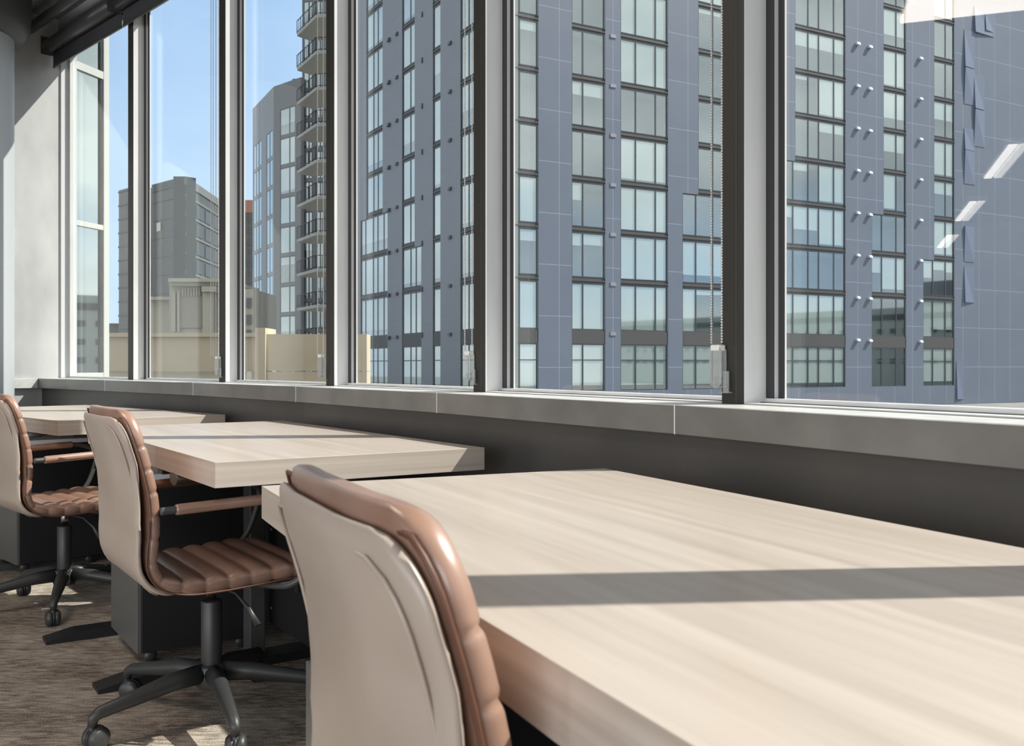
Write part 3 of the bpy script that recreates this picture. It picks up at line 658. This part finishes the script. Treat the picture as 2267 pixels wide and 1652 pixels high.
def facade(F, cols, nrows, smax, wallmat, dirsign=1):
    """cols: [(xa, xb, mull, xa_low, xb_low, mull_low, nlow, covers)]"""
    zz = lambda q: q+EYE+2.0
    wall = MB(); sp = MB(); core = MB()
    S_ = lambda x: F.s_of(x)
    def rng(c, n):
        (xa, xb, mu, xal, xbl, mul, nlow, cov) = c
        if n < nlow: xa, xb, mu = xal, xbl, mul
        a, b = S_(xa), S_(xb); return (a, b, [S_(m) for m in mu])
    for n in range(-1, nrows):
        zt = Z0+LV*n; zb = zt-LV
        if n == -1: zt, zb = 2.15, -3.0   # band and ground row handled together
        if n == 0: zb = 2.15
        iv = []
        for c in cols:
            a, b, mu = rng(c, max(n, 0))
            if a > b: a, b = b, a
            iv.append((a, b, sorted(mu), c))
        iv.sort(key=lambda q: q[0]); cur = 0.0
        for a, b, mu, c in iv:
            if a > cur: F.box(wall, cur, a, -.3, 0, zz(zb), zz(zt)+.0)
            cur = max(cur, b)
        F.box(wall, cur, smax, -.3, 0, zz(zb), zz(zt))
        for a, b, mu, c in iv:
            cov = c[7]
            if n == -1:
                F.box(sp, a, b, -.25, -.03, zz(1.30), zz(2.15))
                window(F, a, b, -1.55, 1.30, mu, .0 if not c[7][0] else .9, .32)
                F.box(wall, a, b, -.3, 0, zz(-3.0), zz(-1.55))
            else:
                z1 = zt; z0_ = zb+.35 if n > 0 else 2.15
                if n > 0:
                    F.box(sp, a, b, -.25, -.06, zz(zb), zz(zb)+.35); F.box(sp, a, b, -.06, -.0, zz(zb)+.12, zz(zb)+.19)
                window(F, a, b, z0_, z1, mu, cov[n % len(cov)])
    F.box(wall, 0, smax, -.3, 0, zz(Z0+LV*(nrows-1)), zz(Z0+LV*(nrows-1))+6)
    o = wall.build('cladding', wallmat, F.root); F.uv(o)
    sp.build('spandrels', SPAN, F.root)
    F.box(core, 0, smax, -1.4, -1.2, zz(-3), zz(Z0+LV*nrows)+3)
    for n in range(-1, nrows+1): F.box(core, 0.0, smax, -1.2, -.32, zz(Z0+LV*n-.30) if n >= 0 else zz(-2.9), zz(Z0+LV*n-.02) if n >= 0 else zz(-2.7))
    core.build('core', DARKIN, F.root)
c5 = [(1118, 1192, [1150.5], 1118, 1192, [1150.5], 0, [1, .25, 1, 0, .0, .2, .5, .3]),
      (1266, 1340, [1291], 1266, 1340, [1291], 0, [1, (.28, .25), (.4, 0), 0, .3, 0, 0, .2]),
      (1374, 1479, [1408, 1452], 1374, 1479, [1408, 1452], 0, [1, 1, 1, .95, 0, 1, 1, 1]),
      (1546, 1645, [1579, 1612], 1511, 1645, [1541.4, 1579, 1612], 3, [(1, .12, .1, .1), .82, 0, 0, 0, 0, .1, 1]),
      (1760, 1872, [1790, 1813.5, 1847], 1737, 1872, [1756.5, 1790, 1813.5, 1847], 4, [1, 0, (.3, .6, .6, .95, .95), (0, .2, 0, .95, .95), (.0, .0, .25, .25), (0.1, 0, .95, .95), .38, .0, .3]),
      (1956, 2006, [1985], 1930, 2006, [1953, 1985], 3, [0, (.45, .9, .9), 0, (.95, .0, .3), .5, .72, .95, .7, .3]),
      (2068, 2113, [2094], 2044, 2113, [2066, 2094], 2, [(1, .8, .8), (.5, .25, .3), .95, .35, .95, .5, 0, 0, 1])]
facade(F5, c5, 9, F5.s_of(2720), BLUE)
c4 = [(811, 847, [826, 835.6], 798, 858, [808, 825, 835, 848.5], 3, [.85, 1, .7, 1, .8, 1, 1, .9]),  # blinds mostly drawn: their white stands for clouds reflected in these panes
      (890, 918, [907.7], 890, 932.6, [908, 919.6], 2, [1, .9, 1, 1, .7, .95, 1, .9]),
      (958, 975, [], 958, 975, [], 0, [1, .9, 1, .9, 1, .5, 1, 1]),
      (1019, 1072, [1036.5, 1054], 1019, 1072, [1036.5, 1054], 0, [1, .9, .9, 1, .6, 1, 1, 1])]
facade(F4, c4, 9, F4.s_of(788), GRAYP)
# vents: shallow boxes that stand out of the cladding
VH = M('vent_hood', (.62, .66, .72), .3)
def vent(F, x, zr, w=.30, h=.17, d=.26, mat=None):
    s = F.s_of(x); z = zr+EYE+2.0
    mb = MB(); o_ = F.O-F.base; e3 = Vector((F.e.x, F.e.y, 0)); n3 = Vector((F.n.x, F.n.y, 0)); b = Vector((o_.x, o_.y, z))+e3*s
    P = [b-e3*w/2, b+e3*w/2, b+e3*w/2+Vector((0, 0, h)), b-e3*w/2+Vector((0, 0, h)),
         b-e3*w/2+n3*d, b+e3*w/2+n3*d, b+e3*w/2+n3*d*.7+Vector((0, 0, h)), b-e3*w/2+n3*d*.7+Vector((0, 0, h))]
    fs = [(0, 1, 2, 3), (7, 6, 5, 4), (0, 4, 5, 1), (1, 5, 6, 2), (2, 6, 7, 3), (3, 7, 4, 0)]
    mb.add(P, fs); mb.build('vent_hood', mat or VH, F.root)
for n in range(-1, 7):
    vent(F5, 1897, 1.75+LV*(n+1), d=.24); vent(F5, 1924, 1.72+LV*(n+1), d=.24)
    vent(F5, 2036, 1.72+LV*(n+1), d=.24); vent(F5, 1357, 1.83+LV*(n+1), .42, .22, .05, GRAYP)
for n in range(0, 8):
    vent(F4, 862, 4.90+LV*(n-1), .35, .25, .18, WFR); vent(F4, 879, 4.93+LV*(n-1), .32, .22, .12, WFR)
    vent(F4, 997, 4.90+LV*(n-1), .35, .2, .12, WFR); vent(F4, 935, 4.90+LV*(n-1), .12, .35, .08, WFR)
# tilted cladding panels right of the last window column
def tilt(F, xa, xb, ya, yb, dt, db):
    """cladding panel between photo columns xa..xb, its left edge standing out dt at the top and db at the foot"""
    a, b = F.s_of(xa), F.s_of(xb); Y = (F.O+F.e*((a+b)/2)).y
    z1 = (HY-ya)/FPX*Y+EYE+2.0; z0 = (HY-yb)/FPX*Y+EYE+2.0
    e3 = Vector((F.e.x, F.e.y, 0)); n3 = Vector((F.n.x, F.n.y, 0)); o_ = F.O-F.base; O3 = Vector((o_.x, o_.y, 0))
    def p(s, d, z): return O3+e3*s+n3*d+Vector((0, 0, z))
    P = [p(a, .0, z0), p(b, .0, z0), p(b, .0, z1), p(a, .0, z1), p(a, db, z0), p(b, .03, z0), p(b, .03, z1), p(a, dt, z1)]
    MB().add(P, [(0, 1, 2, 3), (7, 6, 5, 4), (0, 4, 5, 1), (1, 5, 6, 2), (2, 6, 7, 3), (3, 7, 4, 0)]).build('cladding_panel', BLUE2, F.root)
BLUE2 = M('blue_panel_plain', (.135, .165, .235), .45)
for q in [(2134, 2157, 68, 150, .03, .16), (2134, 2157, 152, 232, .16, .03), (2156, 2179, 165, 242, .03, .16), (2156, 2179, 244, 325, .16, .03), (2134, 2157, 285, 333, .03, .14),
          (2134, 2157, 334, 408, .14, .03), (2156, 2200, 20, 77, .06, .18), (2180, 2200, 30, 70, .05, .16), (2134, 2156, 502, 580, .13, .03), (2134, 2156, 590, 670, .03, .15), (2117, 2133, 800, 884, .03, .12)]:
    tilt(F5, *q)

# ------------------------------------------------------------ grey neighbour with balconies, seen in the third window
nb = empty('balcony_tower', (-24.0, 100.0, -2.0), label='grey apartment block with stacked corner balconies, left of the blue tower', cat='building')
NGREY = M('neighbour_grey', (.19, .195, .20), .55); NLIGHT = M('neighbour_light', (.27, .28, .29), .55); CONC = M('balcony_concrete', (.40, .39, .36), .7)
FA = Face(nb, (-24.45, 100.0), (-.457, .889), -1); FB = Face(nb, (-24.45, 100.0), (.729, -.684), 1)
def nfacade(F, cols, ztop, zbot, hs, smax, mat, rows, zfirst, topat=None):
    zz = lambda q: q+EYE+2.0
    wall = MB(); last = 0
    iv = sorted([(min(F.s_of(a), F.s_of(b)), max(F.s_of(a), F.s_of(b)), sorted(F.s_of(m) for m in mu)) for a, b, mu in cols]); cur = 0
    for a, b, mu in iv: F.box(wall, cur, a, -.4, 0, zz(zbot), zz(ztop)); cur = b
    F.box(wall, cur, smax, -.4, 0, zz(zbot), zz(ztop))
    for a, b, mu in iv:
        F.box(wall, a, b, -.4, 0, zz(zfirst), zz(ztop))
        for r in range(rows):
            z1 = zfirst-r*3.0; F.box(wall, a, b, -.4, -.05, zz(z1-3.0), zz(z1-3.0)+.38)
            fm = MB(); F.box(fm, a, a+.08, -.3, .0, zz(z1-2.62), zz(z1)); F.box(fm, b-.08, b, -.3, .0, zz(z1-2.62), zz(z1)); F.box(fm, a, b, -.3, -.02, zz(z1)-.08, zz(z1))
            for m_ in mu: F.box(fm, m_-.05, m_+.05, -.3, -.0, zz(z1-2.62), zz(z1))
            fr = fm.build('window', WFR, F.root); F.box(MB(), a+.08, b-.08, -.045, -.02, zz(z1-2.62), zz(z1)-.08).build('pane', BG, fr)
            c = 1 if F is FA else random.choice([1, 1, .6, .9, .3])  # FA blinds all drawn, white in place of the sky its panes reflect
            if c: F.box(MB(), a+.1, b-.1, -.09, -.07, zz(z1)-.08-2.5*c, zz(z1)-.08).build('blind', BLIND, fr)
    wall.build('cladding', mat, F.root)
    F.box(MB(), 0, smax, -2.4, -2.2, zz(zbot), zz(ztop)).build('core', DARKIN, F.root)
nfacade(FA, [(561, 579, [567, 573]), (590, 604, [597])], 28.6, -6, 3, FA.s_of(559.5), NLIGHT, 10, 24.3)
nfacade(FB, [(620, 654, [641])], 28.6, -6, 3, FB.s_of(666), NGREY, 10, 26.0)
# recessed wall behind the balconies
s_end = FB.s_of(666); q0 = FB.O+FB.e*s_end
FC = Face(nb, (q0.x, q0.y+.6), (.97, -.24), 1)
nfacade(FC, [(672, 692, [684]), (701, 716, [709])], 42, -6, 3, 9.0, NGREY, 15, 39.3)
RAIL = M('balcony_rail', (.03, .035, .04), .5)
for r_ in range(10):
    yt = 74+76*r_; zt_ = (HY-yt)/FPX*89.8+EYE+2.0
    sl_ = [(-19.8, 89.8), (-17.1, 85.0), (-13.2, 84.2), (-13.0, 88.9), (-18.7, 91.3)]
    L_ = [(p[0]-nb.location.x, p[1]-nb.location.y) for p in sl_]
    bal = MB().prism(L_, zt_-.26, zt_).build('balcony', CONC, nb)
    rl = MB(); zr = zt_+1.15
    pts = [Vector(L_[0]), Vector(L_[1]), Vector(L_[2])]
    for a, b in ((pts[0], pts[1]), (pts[1], pts[2])):
        ln_ = (b-a).length; cnt = int(ln_/.55)
        for z in (zr, zt_+.12): rl.tube([(a.x, a.y, z), (b.x, b.y, z)], .04, 6)
        for j in range(cnt+1):
            p_ = a+(b-a)*(j/cnt); rl.tube([(p_.x, p_.y, zt_), (p_.x, p_.y, zr)], .03 if j % 2 else .045, 5)
    rl.build('railing', RAIL, bal)
ru = MB(); ru.box(.9, 2.3, 2.0, 3.2, 30.5, 32.6); ru.box(2.6, 4.1, 1.6, 2.8, 30.5, 32.1); ru.box(1.0, 2.2, 2.1, 3.1, 32.7, 33.0)
ru.build('roof_unit', NGREY, nb)

# ------------------------------------------------------------ beige parapet
BEIGE = M('beige_render', (.50, .40, .27), .8); noisy(BEIGE, (.45, .355, .235), (.52, .42, .29), (1, 1, 1), .7, 4)
def at(x, y, Y): return ((x-CX)/FPX*Y, Y, EYE+(HY-y)/FPX*Y)
pw = empty('parapet_wall', (-8, 20, -2.05), label='low beige rendered parapet wall outside the left windows', cat='wall')
def pbox(x0, x1, y0, y1, Y, th, root, name, mat, bevel=0):
    a = at(x0, y1, Y); b = at(x1, y0, Y); l_ = root.location
    return MB().box(a[0]-l_.x, b[0]-l_.x, Y-l_.y, Y+th-l_.y, a[2]-l_.z, b[2]-l_.z).build(name, mat, root, bevel)
BEIGE2 = M('beige_shade_band', (.50, .43, .31), .8); CREAM = M('cream_trim', (.70, .66, .54), .7)
pbox(150, 566, 747, 822, 20, .5, pw, 'left_panel', BEIGE); pbox(150, 567, 737, 746, 19.9, .7, pw, 'coping', BEIGE)
pbox(150, 566, 823, 905, 20.3, .3, pw, 'plinth', CREAM)
pbox(565, 587, 726, 905, 19.7, .9, pw, 'pier', BEIGE); pbox(587, 812, 740, 821.5, 19.8, .5, pw, 'right_panel', BEIGE); pbox(587, 812, 823, 905, 19.8, .5, pw, 'right_base', BEIGE)
pbox(546, 557, 823, 905, 19.9, .05, pw, 'downpipe', CREAM)
# ------------------------------------------------------------ classical cream block
CR = M('cream_stone', (.42, .385, .30), .8); CRD = M('cream_recess', (.30, .27, .215), .8); WIN = M('dark_window', (.06, .065, .07), .3)
cb_ = empty('cornice_building', (-19, 60, -2.05), label='cream classical building with a moulded cornice and fluted panels, behind the parapet', cat='building')
def cbx(x0, x1, y0, y1, Y, th, name, mat): return pbox(x0, x1, y0, y1, Y, th, cb_, name, mat)
w0 = cbx(300, 377, 664, 870, 61, 4, 'left_wing', CR); cbx(298, 379, 657, 664, 60.5, 5, 'cornice', CR)
w1 = cbx(375, 452, 632, 870, 59.5, 6, 'main_block', CR); cbx(372, 497, 616, 624, 58.6, 8, 'cornice', CR); cbx(374, 495, 624, 633, 59.0, 7, 'cornice', CR)
cbx(398, 447, 640, 726, 59.35, .1, 'recessed_panel', CRD)  # darker cream panel, set just proud of the block
for j in range(7): cbx(403+j*6.2, 405.6+j*6.2, 638, 655, 59.2, .14, 'flute', CR)
cbx(380, 388, 645, 735, 59.2, .3, 'pilaster', CR); cbx(392, 397, 645, 735, 59.2, .3, 'pilaster', CR)
cbx(448, 470, 648, 870, 58.8, 6, 'right_block', CR); cbx(446, 478, 634, 646, 58.4, 6, 'cornice', CR)
cbx(470, 560, 640, 870, 60.2, 6, 'rear_wall', CR)
for yy in (660, 697, 730):
    for xx in (473, 545): cbx(xx, xx+11, yy, yy+22, 60.05, .1, 'window', WIN)
# ------------------------------------------------------------ glass towers far left
TG = M('dark_glass', (.022, .032, .036), .3, 0, .4); TB = M('tower_band', (.05, .058, .06), .6); TBL = M('tower_band_light', (.12, .13, .128), .6)
gt = empty('glass_tower', (-57, 170, -2.05), label='dark glass office tower with a lit corner, behind the cream building', cat='building')
A_, B_, Cc = at(338, 422, 176), at(410, 418, 168), at(520, 452, 205)
topz = A_[2]+1.0
def wallbox(root, P, Q, z0, z1, th, name, mat, d=0):
    P = Vector(P[:2]); Q = Vector(Q[:2]); t_ = (Q-P).normalized(); nn = Vector((t_.y, -t_.x)); l_ = Vector((root.location.x, root.location.y)); zl = root.location.z
    P = P+nn*d-l_; Q = Q+nn*d-l_
    return MB().prism([P, Q, Q-nn*th, P-nn*th], z0-zl, z1-zl).build(name, mat, root)
lface = wallbox(gt, A_, B_, -2, topz, 2, 'left_face', TG); rface = wallbox(gt, B_, Cc, -2, topz, 2, 'right_face', TB)
wallbox(gt, A_, B_, topz-1.4, topz, .3, 'roof_band', TB, .2); wallbox(gt, B_, Cc, topz-1.4, topz, .3, 'roof_band', TBL, .2)
Bv, Cv, Av = Vector(B_[:2]), Vector(Cc[:2]), Vector(A_[:2])
for r_ in range(10):
    z = topz-3.2-r_*3.3
    wallbox(gt, B_, Cc, z-.25, z+.15, .3, 'floor_band', TBL, .15); wallbox(gt, A_, B_, z-.25, z, .2, 'floor_band', TB, .1)
    for c_ in range(6):
        a = Bv+(Cv-Bv)*(.03+c_*.16); b = Bv+(Cv-Bv)*(.03+c_*.16+.10+.03*((c_+r_) % 2)); wallbox(gt, a, b, z-2.9, z-.6, .1, 'window', TG, .1)
lit = at(350, 490, 168); a = Av+(Bv-Av)*.15; b = Av+(Bv-Av)*.27; z = EYE+(HY-508)/FPX*172
wallbox(gt, a, b, z, z+1.5, .1, 'bright_window', M('pale_pane', (.6, .6, .5), .5), .15)
g2t = empty('slim_tower', (-70, 185, -2.05), label='slim dark tower just left of the second mullion, against blue sky', cat='building')
P1, P2 = at(263, 422, 185), at(300, 422, 180); wallbox(g2t, P1, P2, -2, P1[2], 8, 'glass_face', TG)
for r_ in range(12):
    z = P1[2]-.2-r_*2.6; wallbox(g2t, P1, P2, z-.35, z, .5, 'floor_band', TB, .15)
lw_ = empty('low_block', (-80, 190, -2.05), label='low dark block on the skyline beside the slim tower', cat='building')
pbox(225, 266, 719, 860, 190, 20, lw_, 'wall', TB); pbox(225, 266, 716, 719, 189.5, 21, lw_, 'roof', TG)
# ------------------------------------------------------------ strip between the mullion and the grey block
rb = empty('rust_topped_building', (-38, 140, -2.05), label='narrow view of a grey building with a rust-coloured top, left of the balcony block', cat='building')
pbox(500, 575, 470, 860, 140, 12, rb, 'wall', TB); pbox(500, 575, 443, 470, 139.5, 12, rb, 'rust_screen', M('rust', (.42, .16, .08), .8))
for j in range(9):
    for xx in (534, 549): pbox(xx, xx+10, 480+j*24, 495+j*24, 139.8, .2, rb, 'window', TG)
# ------------------------------------------------------------ pale office block that the glazed return mirrors
ob = empty('mirrored_office_block', (95, 62, -2.05), radians(0), label='pale office block with rows of square windows, seen mirrored in the far left glass return', cat='building')
OW = M('office_pale', (.48, .50, .47), .7)
od = Vector((.35, -.94)); on = Vector((-.94, -.35))
def obx(s0, s1, z0, z1, d, th, name, mat, par=None):
    p = od*s0+on*d; q = od*s1+on*d
    return MB().prism([p, q, q-on*th, p-on*th], z0+2.05, z1+2.05).build(name, mat, ob)
obx(-60, 60, -2, 9.0, 0, 10, 'wall', OW); obx(-60, 60, 7.3, 8.1, .1, .3, 'roof_band', WIN); obx(-6, 0, 9.0, 12.5, -2, 5, 'roof_unit', GRAYP)
for r_ in range(3):
    for c_ in range(56): obx(-56+c_*2, -55.1+c_*2, 5.4-r_*2.1, 6.1-r_*2.1, .06, .2, 'window', WIN)
